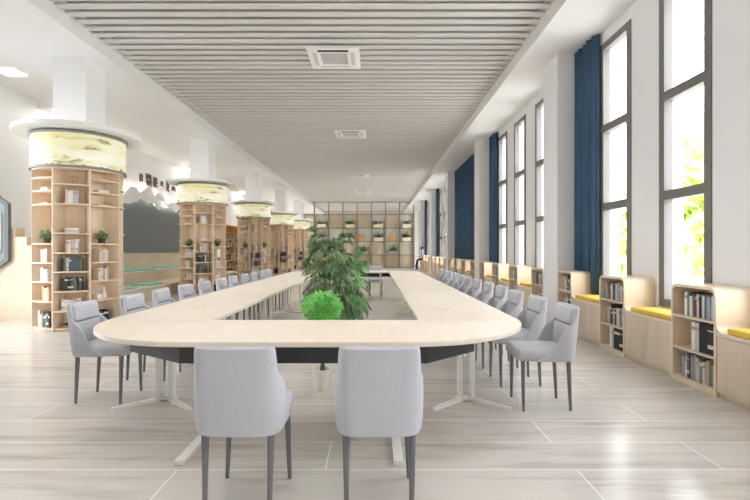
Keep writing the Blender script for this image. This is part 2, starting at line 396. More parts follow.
# ================================================================= CHAIRS
def chair_meshes():
    out = {}
    s = MB(); s.rbox(-.212, .212, -.2, .262, .405, .505, .04, 4)
    # slight crown and tapered front
    s.v = [(x*(1-.06*max(0, (y-.05)/.21)), y, z+(.012*(1-(x/.21)**2) if z > .47 else 0)) for x, y, z in s.v]
    out['seat'] = s.mesh('seat', M['fabric'], 50)
    # wrapped shell
    rows = [(.412, .192, .30), (.43, .204, .27), (.48, .208, .20), (.54, .209, .165), (.60, .209, .14), (.65, .208, .115), (.685, .205, .085), (.703, .199, .06), (.72, .193, .045), (.77, .191, .04), (.815, .189, .036), (.84, .186, .032), (.853, .178, .028)]
    g = MB(); nu = 21; allv = []
    for z, w, f in rows:
        yb = -.2-(z-.40)*.09
        r = min(.06, f*.9)
        L1 = f-r; La = r*pi/2; Lb = (w-r); tot = L1+La+Lb
        half = []
        for i in range(nu//2+1):
            d = tot*i/(nu//2)          # from wing tip to centre back
            if d < L1: p = (w, yb+f-d)
            elif d < L1+La:
                t = (d-L1)/r; p = (w-r+r*cos(t), yb+r-r*sin(t))
            else:
                q = w-r-(d-L1-La); p = (q, yb+.0)
            half.append((p[0], p[1]-.018*(1-(p[0]/w)**2), z))
        allv.append(half+[(-x, y, z) for x, y, z in half[-2::-1]])
    n = len(allv[0]); vs = [p for r in allv for p in r]
    g.add(vs, [(i*n+j, i*n+j+1, (i+1)*n+j+1, (i+1)*n+j) for i in range(len(rows)-1) for j in range(n-1)])
    o = g.build('backrest', M['fabric'], smooth=60)
    md = o.modifiers.new('s', 'SOLIDIFY'); md.thickness = .03; md.offset = 0
    md = o.modifiers.new('b', 'BEVEL'); md.width = .011; md.segments = 2; md.limit_method = 'ANGLE'; md.angle_limit = RD(50)
    md = o.modifiers.new('u', 'SUBSURF'); md.levels = 1; md.render_levels = 1
    bake(o); out['backrest'] = o.data; bpy.data.objects.remove(o)
    def pad(z0, z1, w, t):
        b = MB(); b.rbox(-w, w, 0, t, z0, z1, .022, 3)
        b.v = [(x, y-.192-(z-.40)*.09-.012*(1-(x/w)**2), z) for x, y, z in b.v]
        return b.mesh('back_cushion', M['fabric'], 50)
    out['pad1'] = pad(.495, .698, .185, .055); out['pad2'] = pad(.704, .848, .176, .05)
    for nm, sx, sy in (('fl', 1, 1), ('fr', -1, 1), ('bl', 1, -1), ('br', -1, -1)):
        l = MB(); top = (sx*.165, .205 if sy > 0 else -.165, .415); bot = (sx*(.182 if sy > 0 else .16), .205 if sy > 0 else -.185, 0)
        l.tube([bot, top], [.0115, .0195], 12); out['leg'+nm] = l.mesh('leg', M['chleg'], 50)
    return out
CM = chair_meshes()
def make_chair(label, loc, rz, group):
    t = thing('dining_chair', label, 'chair', loc, rz, group)
    link('seat', CM['seat'], t); link('backrest', CM['backrest'], t)
    link('back_cushion', CM['pad1'], t); link('back_cushion', CM['pad2'], t)
    for k in ('fl', 'fr', 'bl', 'br'): link('leg', CM['leg'+k], t)
    return t
TXC = -.53
GR = 'grey upholstered chairs around the long table'
c0 = make_chair('grey upholstered chair seen from behind at near table end, left of the pair', (-.678, 2.43, 0), RD(-1), GR)
cm = childmap(c0)
dup(c0, (.018, 2.43, 0), RD(1), 'grey upholstered chair seen from behind at near table end, right of the pair', GR, cm)
for k in range(12):
    j = [(-.8, .01), (.6, 0), (.3, -.01), (-.5, .01)][k % 4]
    dup(c0, (1.415+j[1], 3.9+.67*k, 0), RD(90+j[0]*2), f'{ORD[k]} grey upholstered chair from the near end, on the window side', GR, cm)
for k in range(11):
    j = [(.8, .0), (-.6, .01), (.5, -.01), (-.3, 0)][k % 4]
    dup(c0, (-2.335+j[1]-(.06 if k == 0 else 0), 4.08+.69*k, 0), RD(-90+j[0]*2), f'{ORD[k]} grey upholstered chair from the near end, on the round-bookcase side', GR, cm)
dup(c0, (-.678, 13.12, 0), RD(180), 'grey upholstered chair at far table end, left of the pair, facing the viewer', GR, cm)
dup(c0, (.018, 13.12, 0), RD(180), 'grey upholstered chair at far table end, right of the pair, facing the viewer', GR, cm)

# ================================================================= TABLE
t = thing('conference_table', 'long pale oak ring-shaped conference table with open centre and white metal legs', 'table', (0, 0, 0))
outer = rrect(-2.19, 1.18, 2.82, 12.7, 1.0, 16); inner = rrect(-1.33, .36, 3.71, 11.8, .05, 4)
prism([outer, inner], .716, .75, 'z', .004).build('tabletop', M['table'], t, smooth=35)
lp = [(-1.27, 2.95), (.34, 2.95), (.72, 3.3), (.72, 12.22), (.34, 12.57), (-1.27, 12.57), (-1.78, 12.22), (-1.78, 3.3)]
cx, cy = -.53, 7.76
lp2 = [(cx+(x-cx)*.985, cy+(y-cy)*.9965) for x, y in lp]
prism([lp, lp2], .585, .7155, 'z').build('apron', M['darkpanel'], t)['label'] = 'charcoal modesty panel under the tabletop'
def legset(px, py, ang, split=.055, arm=.27, back=.26):
    b = MB()
    for s in (-1, 1): b.box(s*split-.02, s*split+.02, -.03, .03, .03, .716)
    b.box(-.09, .09, -.035, .035, .012, .034)
    for s in (-1, 1):
        d = Vector((s*arm, -back, 0)); L = d.length; d.normalize(); n = Vector((-d.y, d.x, 0))*.028
        e = Vector((s*.05, 0, 0)); f = e+d*L
        b.add([e+n, e-n, f-n*.6, f+n*.6]+[q+Vector((0, 0, .024)) for q in (e+n, e-n, f-n*.6, f+n*.6)], [(0, 1, 2, 3), (4, 5, 6, 7), (0, 1, 5, 4), (1, 2, 6, 5), (2, 3, 7, 6), (3, 0, 4, 7)])
    o = b.build('leg', M['wmetal'], t); o.location = (px, py, 0); o.rotation_euler = (0, 0, ang)
for yy in (4.0, 5.9, 7.8, 9.7, 11.5):
    legset(-1.84, yy+(.15 if 5 < yy < 6 else 0), 0); legset(.80, yy, 0)
def footleg(px, py, s):
    b = MB(); b.box(-.022, .022, .0, .05, .03, .716); b.box(-.022, .022, .16, .21, .03, .716)
    b.box(-.03, .03, -.42, .45, .004, .03); o = b.build('leg', M['wmetal'], t); o.location = (px, py, 0); o.rotation_euler = (0, 0, 0 if s > 0 else pi)
for px in (-1.2, .145): footleg(px, 3.2, 1); footleg(px, 12.32, -1)
for px, sh in ((-1.70, 0), (.66, 0)):
    for k in range(6):
        b = MB(); b.rbox(-.07, .07, -.045, .045, .7495, .7535, .0015, 1); o = b.build('cable_port', M['wmetal'], t); o.location = (px, 4.44+1.36*k, 0)

# ================================================================= PLANTS
def frond(mb, base, az, el, L, droop, nl, ll, wd, rnd):
    p = Vector(base); d = Vector((cos(az)*cos(el), sin(az)*cos(el), sin(el))); pts = [p.copy()]
    n = 10
    for i in range(n):
        d = (d+Vector((0, 0, -droop/n))).normalized(); p = p+d*(L/n); pts.append(p.copy())
    mb.tube(pts, [.005*(1-.7*i/n) for i in range(n+1)], 4, False)
    for i in range(nl):
        u = .22+.78*i/(nl-1); x = u*n; k = min(int(x), n-1); q = pts[k].lerp(pts[k+1], x-k); t = (pts[k+1]-pts[k]).normalized()
        side = t.cross(Vector((0, 0, 1))); 
        if side.length < .1: side = Vector((1, 0, 0))
        side.normalize(); le = ll*(.45+.55*sin(pi*min(1, .15+.85*u)))*rnd.uniform(.85, 1.15)
        for s in (-1, 1):
            dr = (side*s*.7+t*.8+Vector((0, 0, rnd.uniform(-.25, .12)))).normalized()
            w = (t-dr*t.dot(dr)).normalized()*wd
            m_ = q+dr*le*.45+Vector((0, 0, .02*le)); e = q+dr*le+Vector((0, 0, -.22*le))
            mb.add([q, m_+w, e, m_-w], [(0, 1, 2, 3)])
def palm(label, loc, htop, spread, nfr, mat, seed, potr=.17, poth=.32):
    rnd = random.Random(seed); t = thing('potted_palm', label, 'plant', loc, 0, 'palms standing in the middle of the table')
    p = MB(); p.lathe([(0, 0), (potr*.75, 0), (potr, poth), (potr*.93, poth), (potr*.9, poth-.04), (0, poth-.04)], 24); p.build('pot', M['pot'], t, smooth=40)
    s = MB()
    for i in range(6):
        a = i*1.05; s.tube([(.06*cos(a), .06*sin(a), poth-.05), (.10*cos(a), .10*sin(a), poth+.35), (.13*cos(a), .13*sin(a), htop*.6)], [.012, .01, .007], 6)
    s.build('stem', M['stem'], t, smooth=60)
    f = MB()
    for i in range(nfr):
        az = rnd.uniform(0, 2*pi); lv = rnd.random(); zb = poth+.15+lv*(htop*.68-poth); el = RD(rnd.uniform(25, 78)) if lv > .4 else RD(rnd.uniform(5, 50))
        L = spread*rnd.uniform(.9, 1.35)
        frond(f, (.12*cos(az), .12*sin(az), zb), az, el, L, rnd.uniform(1.2, 2.2), 26, .125, .0058, rnd)
    mz = max(v[2] for v in f.v); f.v = [(x*.86, y, z) for x, y, z in f.v]
    f.v = [(x, y, z if z < .3 else .3+(z-.3)*(htop-.3)/(mz-.3)) for x, y, z in f.v]
    f.build('foliage', mat, t)
palm('tall dark green bamboo palm in the table opening, middle plant', (-.56, 5.75, 0), 1.62, .21, 110, M['palm'], 5)
palm('drooping brighter green palm right of the tall dark palm', (-.36, 6.5, 0), 1.36, .22, 80, M['palm2'], 8)
palm('darker greyish palm left and behind the tall palm in the table opening', (-.84, 7.2, 0), 1.4, .22, 60, M['palm'], 9)
# round bright bush in a small white pot
t = thing('potted_bush', 'bright green rounded bush on a thin stem in a small white pot', 'plant', (-.5, 4.3, 0))
p = MB(); p.lathe([(0, 0), (.062, 0), (.088, .2), (.078, .2), (.072, .17), (0, .17)], 24); p.build('pot', M['pot'], t, smooth=40)
s = MB(); s.tube([(0, 0, .165), (.01, 0, .3), (-.008, .005, .62)], [.022, .018, .016], 8)
s.tube([(.02, .01, .165), (-.015, 0, .4), (.012, .005, .62)], [.014, .012, .012], 8); s.build('stem', M['stem'], t, smooth=60)
f = MB(); rnd = random.Random(3)
for i in range(2600):
    q = Vector((rnd.gauss(0, 1), rnd.gauss(0, 1), rnd.gauss(0, 1))).normalized()
    c = Vector((0, 0, .77)); r0 = rnd.uniform(.05, .155)*(1+.12*sin(q.x*7)*cos(q.y*6+q.z*4))
    b0 = c+Vector((q.x*r0*1.12, q.y*r0*1.12, q.z*r0*.9)); d = (q+Vector((rnd.uniform(-.6, .6), rnd.uniform(-.6, .6), rnd.uniform(-.2, .6)))).normalized()
    L = rnd.uniform(.03, .06); w = d.orthogonal().normalized()*.006
    f.add([b0, b0+d*L*.5+w, b0+d*L, b0+d*L*.5-w], [(0, 1, 2, 3)])
f.build('foliage', M['bush'], t)

# ================================================================= BOOKS
PAL = {'white': (238, 236, 232), 'ivory': (228, 218, 202), 'pale grey': (200, 200, 202), 'slate': (88, 96, 104), 'black': (36, 36, 40), 'charcoal': (62, 62, 66), 'teal': (104, 132, 136),
       'brown': (116, 96, 84), 'rose': (204, 176, 172), 'tan': (196, 168, 132), 'dusty blue': (152, 164, 178), 'olive': (116, 118, 88), 'beige': (218, 200, 180), 'rust red': (146, 100, 88)}
for k, c in PAL.items(): M['bk_'+k] = plain('book_'+k.replace(' ', '_'), c, .55)
M['bk_band'] = plain('book_label', (222, 214, 196), .6); M['bk_band2'] = plain('book_label_dark', (176, 168, 160), .6)
BKM = {}
def cover_mesh(col, band, full):
    k = (col, band, full)
    if k in BKM: return BKM[k]
    b = MB()
    if full: b.box(-.5, .5, -.5, .5, 0, 1)
    else:
        b.box(-.5, .5, -.5, -.46, 0, 1); b.box(-.5, -.42, -.46, .5, 0, 1); b.box(.42, .5, -.46, .5, 0, 1)
    if band:
        b.cur = 1; z = .72 if band == 1 else .2
        b.box(-.505, .505, -.508, -.47, z, z+.13)
        if band == 2: b.box(-.505, .505, -.508, -.47, .78, .82)
    light = sum(PAL[col]) > 480
    BKM[k] = b.mesh('book', [M['bk_'+col], M['bk_band2' if light else 'bk_band']]); return BKM[k]
pg = MB(); pg.box(-.41, .41, -.45, .46, .03, .97); PG = pg.mesh('pages', M['pages'])
NB = [0]; far_books = MB(); far_mats = list(PAL)
MAXB = 300
def book(loc, rz, t, d, h, col, label, group, near, tilt=0, flat=False):
    """spine faces local -Y; loc = base centre"""
    if NB[0] >= MAXB or near == 0:
        s = len(far_books.v); far_books.cur = far_mats.index(col); far_books.box(-t/2, t/2, -d/2, d/2, 0, h)
        m4 = Matrix.Translation((0, 0, t/2)) @ Matrix.Rotation(RD(90), 4, 'Y') @ Matrix.Translation((0, 0, -h/2)) if flat else Matrix.Identity(4)
        far_books.xform(Matrix.Translation(loc) @ Matrix.Rotation(rz, 4, 'Z') @ m4, s); return
    NB[0] += 1
    band = random.choice((0, 0, 1, 1, 2)) if near == 2 else random.choice((0, 1))
    if flat:   # lying on its side: local X thickness becomes vertical
        o = link('book', cover_mesh(col, 0, near < 2), None, (loc[0], loc[1], loc[2]+t/2)); 
        o.rotation_euler = (Matrix.Rotation(rz, 4, 'Z') @ Matrix.Rotation(RD(90), 4, 'Y')).to_euler()
        v = Matrix.Rotation(rz, 3, 'Z') @ Vector((-h/2, 0, 0)); o.location = (loc[0]+v.x, loc[1]+v.y, loc[2]+t/2)
    else:
        o = link('book', cover_mesh(col, band, near < 2), None, loc); o.rotation_euler = (Matrix.Rotation(rz, 4, 'Z') @ Matrix.Rotation(tilt, 4, 'Y')).to_euler()
    o.scale = (t, d, h)
    if near == 2: link('pages', PG, o)
    tag(o, label, 'book', group)
def pick(pool): return random.choice(pool)
MIX = ['slate', 'ivory', 'rose', 'white', 'teal', 'brown', 'tan', 'pale grey', 'charcoal', 'dusty blue', 'beige', 'rust red']
DARK = ['charcoal', 'slate', 'black', 'olive', 'charcoal', 'pale grey']
PALE = ['white', 'ivory', 'white', 'pale grey', 'beige']
ADJ = lambda t: 'slim' if t < .026 else ('thick' if t > .04 else 'medium')

# ================================================================= WINDOW BENCHES
SW, BD = .62, .375      # bookcase width, depth
XF = 3.05
car = prism([rrect(0, SW, 0, .98, (.08, .08, .004, .004), 8), rrect(.028, SW-.028, .055, .952, (.055, .055, .004, .004), 8)], XF, XF+BD, 'x').mesh('carcass', M['oaklit'], 40)
bp = MB(); bp.box(XF+BD-.015, XF+BD-.001, .027, SW-.027, .05, .955); bpm = bp.mesh('back_panel', M['oaklit'])
sh = MB(); sh.box(XF+.004, XF+BD-.016, .0285, SW-.0285, 0, .022); shm = sh.mesh('shelf', M['oak'])
def bench_meshes(bl):
    r = .07; pts = [(0, .585), (bl-r, .585)]
    pts += [(bl-r+r*sin(RD(a)), .585+r-r*cos(RD(a))) for a in range(10, 91, 10)]
    pts += [(bl-.0005, .553), (0, .553)]
    seat = prism([pts], XF, XF+BD, 'x').mesh('seat_board', M['oaklit'], 40)
    b = MB(); b.box(XF+.02, XF+BD, .002, bl-.002, .05, .552); b.box(XF+.03, XF+BD, .002, bl-.002, 0, .05); body = b.mesh('body', M['oak'])
    d = MB(); d.rbox(XF+.003, XF+.0195, .004, bl/2-.0025, .055, .549, .002, 1); d1 = d.mesh('door', M['oak'])
    d = MB(); d.rbox(XF+.003, XF+.0195, bl/2+.0025, bl-.004, .055, .549, .002, 1); d2 = d.mesh('door', M['oak'])
    c = MB(); c.rbox(XF+.012, XF+BD-.01, .02, bl-.10, .5855, .64, .018, 3); cu = c.mesh('seat_cushion', M['yellow'], 50)
    return seat, body, d1, d2, cu
BMS = {True: (.88, bench_meshes(.875)), False: (.865, bench_meshes(.86))}
units = []
for y0 in (2.57, 4.07, 5.57, 7.07): units.append((y0, True))
for b in range(4):
    for j in range(4): units.append((8.26+P*b+1.485*j, j > 0))
units = [u for u in units if u[0] < 32]
ui = -1
for n, (y0, hasbench) in enumerate(units):
    q = n-1   # n==0 is out of the frame
    where = 'just outside the view' if n == 0 else f'{ORD[q]} from the near end'
    t = thing('window_bookcase', f'low oak bookcase with rounded top corners under the windows, {where}', 'bookcase', (0, y0, 0), 0, 'low bookcases under the windows')
    if n == 3: t.scale = (1, .87, 1)
    link('carcass', car, t); link('back_panel', bpm, t)
    for z in (.33, .65): link('shelf', shm, t, (0, 0, z))
    if hasbench and n:
        bl, BM = BMS[n < 4]; y1 = y0-bl+.0005
        t = thing('window_bench', f'oak two-door bench before the window bookcase that is {where}', 'bench', (0, y1, 0), 0, 'oak benches between the low bookcases')
        link('seat_board', BM[0], t); link('body', BM[1], t); link('door', BM[2], t); link('door', BM[3], t)
        o = link('seat_cushion', BM[4], None, (0, y1, 0)); tag(o, f'mustard cushion on the bench before the window bookcase that is {where}', 'cushion', 'yellow bench cushions')
    # books
    if n == 0: continue
    near = 2 if n <= 3 else (1 if n <= 7 else 0)
    un = ('nearest' if q == 0 else f'{ORD[q]} nearest')+' window bookcase'
    def row(z, total, pool, hmin, hmax, lev, start=.052, tmin=.022, tmax=.048, maxn=20):
        yy = start; i = 0; items = []
        while yy < start+total and i < maxn:
            tk = random.uniform(tmin, tmax); items.append((yy, tk)); yy += tk+.0015; i += 1
        m = len(items)
        # items run from the right (near end) to the left (far end) as seen
        for a, (yv, tk) in enumerate(items):
            if yv+tk > (.48 if n == 3 else SW-.06): continue
            c = pick(pool); left = m-a
            book((XF+.035+.08+random.uniform(0, .015), y0+yv+tk/2, z), RD(-90), tk, .16, random.uniform(hmin, hmax), c,
                 f'{ADJ(tk)} {c} book, {ORD[min(left-1, 19)]} from left, {lev} shelf of {un}', 'books in the low window bookcases', near)
    fullness = .44 if n <= 3 else .36
    if near == 0: tn, tx = .05, .08
    elif near == 1: tn, tx = .036, .058
    else: tn, tx = .024, .042
    row(.673, fullness, MIX, .19, .237, 'top', tmin=tn, tmax=tx)
    if n in (1,):
        for a, (yy, tk, c, hh) in enumerate(((.035, .10, 'black', .275), (.138, .105, 'black', .275), (.248, .05, 'pale grey', .27), (.302, .05, 'white', .27))):
            book((XF+.125, y0+yy+tk/2, .3535), RD(-90), tk-.002, .2, hh, c, f'{c} binder, {ORD[3-a]} from left, middle shelf of {un}', 'books in the low window bookcases', 2)
        row(.056, .44, MIX, .2, .25, 'bottom', tmin=tn, tmax=tx)
    elif n == 2:
        row(.3535, .42, MIX, .18, .26, 'middle', tmin=tn, tmax=tx)
        for a, (yy, tk, c) in enumerate(((.035, .12, 'black'), (.157, .13, 'black'), (.30, .045, 'pale grey'), (.348, .045, 'white'))):
            book((XF+.125, y0+yy+tk/2, .056), RD(-90), tk-.002, .2, .262, c, f'{c} binder, {ORD[3-a]} from left, bottom shelf of {un}', 'books in the low window bookcases', 2)
    else:
        row(.3535, .30, MIX, .16, .24, 'middle', tmin=tn, tmax=tx)
        if n <= 6: row(.056, .26, PALE+DARK, .18, .25, 'bottom', tmin=tn+.01, tmax=tx+.02)

# curtains
def curtain(label, ya, yb, amp=.042, per=.15, over=()):
    n = int((yb-ya)/per*10); pts = []
    for i in range(n+1):
        yv = ya+(yb-ya)*i/n; ph = 2*pi*(yv-ya)/per
        pts.append((3.345+amp*sin(ph)+.012*sin(ph*.37+1), yv+.012*cos(ph)))
    b = MB(); zs = (.64, 1.8, 3.2, ZC-.005); vs = []
    for z in zs:
        k = 1+.1*(1-(z-.64)/4)
        for x, yv in pts: vs.append((3.365+(x-3.345)*k, yv, .987 if z < 1 and any(p-.03 < yv < q+.03 for p, q in over) else z))
    m = n+1
    b.add(vs, [(r*m+i, r*m+i+1, (r+1)*m+i+1, (r+1)*m+i) for r in range(len(zs)-1) for i in range(n)])
    o = b.build('curtain', M['curtain'], smooth=80); md = o.modifiers.new('s', 'SOLIDIFY'); md.thickness = .006; bake(o)
    tag(o, label, 'curtain', 'blue window curtains')
curtain('bunched blue curtain beside the nearest pillar in view', 6.87, 7.57, over=((7.06, 8),))
curtain('bunched blue curtain on the near side of the second pillar', 12.62, 13.3, over=((12.7, 14),))
curtain('wide drawn blue curtain covering the windows past the second pillar', 14.05, 18.95, .04, .17, ((13, 20),))
curtain('narrow blue curtain on the near side of the fourth pillar', 24.16, 24.76, over=((20, 30),))
curtain('narrow blue curtain near the far end of the window wall', 29.9, 30.48, over=((20, 33),))

# ================================================================= ROUND BOOKCASES
RB, RI = .69, .42
AH = [.03, .32, .64, .96, 1.27, 1.59, 2.07, 2.39]; BH = [.04, .478, .795, 1.108, 1.42, 2.06, 2.28, 2.495]
def wedge(z0, z1, r0, r1, half, n=8, gap=.0):
    a = [-half+2*half*i/n for i in range(n+1)]; b = MB(); vs = []
    for t in a: vs += [(r0*cos(t), r0*sin(t), z0), (r1*cos(t), r1*sin(t), z0), (r1*cos(t), r1*sin(t), z1), (r0*cos(t), r0*sin(t), z1)]
    fs = []
    for i in range(n):
        p, q = 4*i, 4*i+4; fs += [(p, q, q+1, p+1), (p+1, q+1, q+2, p+2), (p+2, q+2, q+3, p+3), (p+3, q+3, q, p)]
    fs += [(0, 1, 2, 3), (4*n, 4*n+3, 4*n+2, 4*n+1)]; b.add(vs, fs); return b
SHM = wedge(0, .022, RI+.001, RB-.004, RD(22.5)-.014).mesh('shelf', M['caseoak'])
DV = MB(); DV.box(RI+.001, RB, -.011, .011, .0, 2.668); DVM = DV.mesh('divider', M['caseoak'])
RG = MB(); RG.lathe([(RI-.012, 0), (RI, 0), (RI, 2.64), (RI-.012, 2.64), (RI-.012, 0)], 48); RGM = RG.mesh('back_panel', M['caseoak'], 40)
TP = MB(); TP.lathe([(RI-.012, 2.641), (RB-.004, 2.641), (RB-.004, 2.6675), (RI-.012, 2.6675), (RI-.012, 2.641)], 64); TPM = TP.mesh('top_board', M['caseoak'], 40)
BS = MB(); BS.lathe([(RI+.001, 0), (RB-.03, 0), (RB-.03, .028), (RI+.001, .028), (RI+.001, 0)], 64); BSM = BS.mesh('plinth', M['caseoak'], 40)
DR = MB(); DR.lathe([(.50, 2.70), (.715, 2.70), (.715, 3.225), (.50, 3.225), (.50, 2.70)], 72); DRM = DR.mesh('lit_panel', M['drum'], 40)
def jag(r0, r1, z0, z1, amp, n=90, seed=2):
    rn = random.Random(seed); b = MB(); hs = [z1+amp*max(0, rn.gauss(.2, .5)) for _ in range(n)]; vs = []
    for k in range(n):
        t = 2*pi*k/n
        vs += [(r0*cos(t), r0*sin(t), z0), (r1*cos(t), r1*sin(t), z0), (r1*cos(t), r1*sin(t), hs[k]), (r0*cos(t), r0*sin(t), hs[k])]
    fs = []
    for k in range(n):
        p, q = 4*k, 4*((k+1) % n); fs += [(p, q, q+1, p+1), (p+1, q+1, q+2, p+2), (p+2, q+2, q+3, p+3), (p+3, q+3, q, p)]
    b.add(vs, fs); return b
RM1 = jag(.60, .725, 2.668, 2.7, .03).mesh('bottom_rim', M['grey_rim'])
r = MB(); r.lathe([(.50, 3.2255), (.73, 3.2255), (.73, 3.262), (.50, 3.262), (.50, 3.2255)], 72); RM2 = r.mesh('top_rim', M['grey_rim'], 40)
def ornament_wire(label, loc, s=1, rz=0):
    t = thing('wire_ornament', label, 'ornament', loc, rz)
    b = MB(); b.rbox(-.05*s, .05*s, -.025*s, .025*s, 0, .012*s, .003, 1); b.build('base', M['gold'], t)
    b = MB()
    for a, rr in ((0, .06), (.5, .045), (-.5, .04)):
        b.tube([(a*.06*s+rr*s*cos(u*.55), 0, .08*s+rr*s*sin(u*.55)+.02*s*abs(a)) for u in range(12)], .004*s, 6)
    b.tube([(0, 0, .01), (0, 0, .05*s), (.02*s, 0, .16*s)], .004*s, 6); b.build('antler', M['gold'], t)
def flowerpot(label, loc, s, seed):
    rn = random.Random(seed); t = thing('potted_plant', label, 'plant', loc, 0, 'potted plants on the round bookcases')
    p = MB(); p.lathe([(0, 0), (.05*s, 0), (.062*s, .085*s), (.055*s, .085*s), (.05*s, .07*s), (0, .07*s)], 16); p.build('pot', M['darkpot'], t, smooth=40)
    f = MB()
    for i in range(170):
        az = rn.uniform(0, 2*pi); el = rn.uniform(.2, 1.5); L = rn.uniform(.07, .15)*s
        d = Vector((cos(az)*cos(el), sin(az)*cos(el), sin(el))); b0 = Vector((0, 0, .075*s))+d*L*.4; w = d.orthogonal().normalized()*.012*s
        e = b0+d*L*.8; e.z -= .03*s*(1-el/1.5); f.add([b0, b0+d*L*.4+w, e, b0+d*L*.4-w], [(0, 1, 2, 3)])
    def cl(vs, r=.112): return [(x*min(1, r/max(1e-6, math.hypot(x, y))), y*min(1, r/max(1e-6, math.hypot(x, y))), max(z, .02)) for x, y, z in vs]
    f.v = cl(f.v); f.build('foliage', M['paleleaf'], t)
    g = MB()
    for i in range(14):
        az = rn.uniform(0, 2*pi); el = rn.uniform(.5, 1.5); L = rn.uniform(.12, .17)*s; c = Vector((cos(az)*cos(el)*L, sin(az)*cos(el)*L, .08*s+sin(el)*L)); q = .012*s
        g.add([c+Vector(v)*q for v in ((1, 0, 0), (-1, 0, 0), (0, 1, 0), (0, -1, 0), (0, 0, 1), (0, 0, -1))], [(0, 2, 4), (2, 1, 4), (1, 3, 4), (3, 0, 4), (2, 0, 5), (1, 2, 5), (3, 1, 5), (0, 3, 5)])
    g.v = cl(g.v, .118); g.build('blossom', M['blossom'], t, smooth=180)
CASES = [8.02+P*k for k in range(5)]; CX = -5.2
for k, cy in enumerate(CASES):
    nm = ('nearest' if k == 0 else f'{ORD[k]} nearest')+' round bookcase'
    mb = MB(); mb.rbox(CX-.285, CX+.285, cy-.285, cy+.285, 0, ZC+.005, .01, 1); struct(mb.build('pillar', M['white']))
    mb = MB(); mb.lathe([(.41, 3.285), (.955, 3.285), (.97, 3.3), (.97, 3.35), (.955, 3.365), (.41, 3.365), (.41, 3.285)], 72, (CX, cy, 0)); dsc = struct(mb.build('ceiling_disc', M['white'], smooth=30))
    mb = MB(); mb.lathe([(.62, 3.3655), (.86, 3.3655), (.86, 3.378), (.62, 3.378), (.62, 3.3655)], 48, (CX, cy, 0)); mb.build('added_uplight', M['fillring'], dsc)  # unseen glowing ring added to brighten the left ceiling
    t = thing('round_bookcase', f'round oak bookcase wrapped about a square white pillar, {ORD[k]} from the near end', 'bookcase', (CX, cy, 0), 0, 'round bookcases around the pillars')
    link('back_panel', RGM, t); link('top_board', TPM, t); link('plinth', BSM, t)
    for i in range(8):
        link('divider', DVM, t, (0, 0, 0), RD(45*i))
        for z in (AH if i % 2 == 0 else BH): 
            if z > .031: link('shelf', SHM, t, (0, 0, z-.011), RD(22.5+45*i))
            else: link('shelf', SHM, t, (0, 0, z-.0015), RD(22.5+45*i))
    t = thing('drum_lightbox', f'glowing drum lightbox with pale landscape print above the {nm}', 'lamp', (CX, cy, 0), 0, 'drum lightboxes above the round bookcases')
    link('lit_panel', DRM, t); link('bottom_rim', RM1, t); link('top_rim', RM2, t)
    near = 2 if k == 0 else (1 if k <= 2 else 0)
    s_ = 1 if k < 3 else 1
    def place(aang, r, u):      # angle of bay, radius, tangential offset (right positive)
        a = RD(aang); return (CX+r*cos(a)+u*cos(a+pi/2), cy+r*sin(a)+u*sin(a+pi/2))
    BAY = {'left': -112.5, 'centre': -67.5, 'right': -22.5}
    def brow(bay, z, n, pool, lev, h0, h1, tk, u0=0, kk=None):
        tk *= 1.12
        if k >= 2: n = max(2, int(n*.7)); tk = tk*1.35
        ts = [tk*random.uniform(.75, 1.25) for _ in range(n)]; tot = sum(ts)+.001*n
        if tot > .295: ts = [v*.295/tot for v in ts]; tot = .295
        u = u0-tot/2; rz = RD(BAY[bay]+90)
        for i, tt in enumerate(ts):
            p = place(BAY[bay], .535, u+tt/2); c = pick(pool)
            book((p[0], p[1], z+.0115), rz, tt-.001, .14, random.uniform(h0, h1), c, f'{c} book, {ORD[i]} from left, {lev}, {bay} bay, {nm}', 'books on the round bookcases', near); u += tt
    def flat(bay, z, n, lev, w=.2, u0=0, pool=PALE):
        for i in range(n):
            tt = random.uniform(.022, .034); p = place(BAY[bay], .535, u0); c = pick(pool)
            book((*p, z+.0115), RD(BAY[bay]+90), tt, .14, w*random.uniform(.9, 1.05), c, f'{c} flat book, {ORD[i]} from bottom, {lev}, {bay} bay, {nm}', 'books on the round bookcases', near, flat=True); z += tt+.0006
    LV = ['bottom shelf', 'seventh shelf down', 'sixth shelf down', 'fifth shelf down', 'fourth shelf down', 'third shelf down', 'second shelf down', 'top shelf']
    A_, B_ = AH, BH
    brow('centre', A_[6], 5, ['white', 'white', 'pale grey', 'ivory'], LV[6], .2, .235, .03)
    flat('centre', A_[5], 3, LV[5], .19)
    brow('centre', A_[4], 5, ['white', 'beige', 'pale grey', 'rose'], LV[4], .2, .23, .032)
    brow('centre', A_[3], 8, DARK, LV[3], .2, .25, .034)
    brow('centre', A_[2], 7, DARK, LV[2], .17, .25, .036)
    brow('centre', A_[1], 9, PALE, LV[1], .15, .21, .03)
    flat('centre', A_[0]+.0115, 4, LV[0], .2, -.02, ['white', 'charcoal', 'charcoal', 'tan'])
    flat('left', B_[6], 2, LV[6], .17); flat('left', B_[5], 1, LV[5], .18)
    brow('left', B_[3], 4, ['white', 'pale grey', 'rose', 'beige'], LV[3], .2, .24, .036)
    brow('left', B_[2], 4, ['white', 'pale grey', 'beige'], LV[2], .19, .24, .036)
    brow('left', B_[1], 3, ['beige', 'tan', 'white'], LV[1], .2, .24, .05, .04)
    brow('left', B_[0]-.0, 7, DARK, LV[0], .2, .27, .036)
    flat('right', B_[6], 2, LV[6], .2); flat('right', B_[5], 1, LV[5], .2)
    brow('right', B_[3], 4, ['white', 'beige', 'ivory'], LV[3], .19, .24, .034)
    brow('right', B_[2], 5, ['white', 'rose', 'ivory', 'dusty blue'], LV[2], .19, .24, .032)
    brow('right', B_[0]-.0, 6, DARK+['olive'], LV[0], .2, .26, .036)
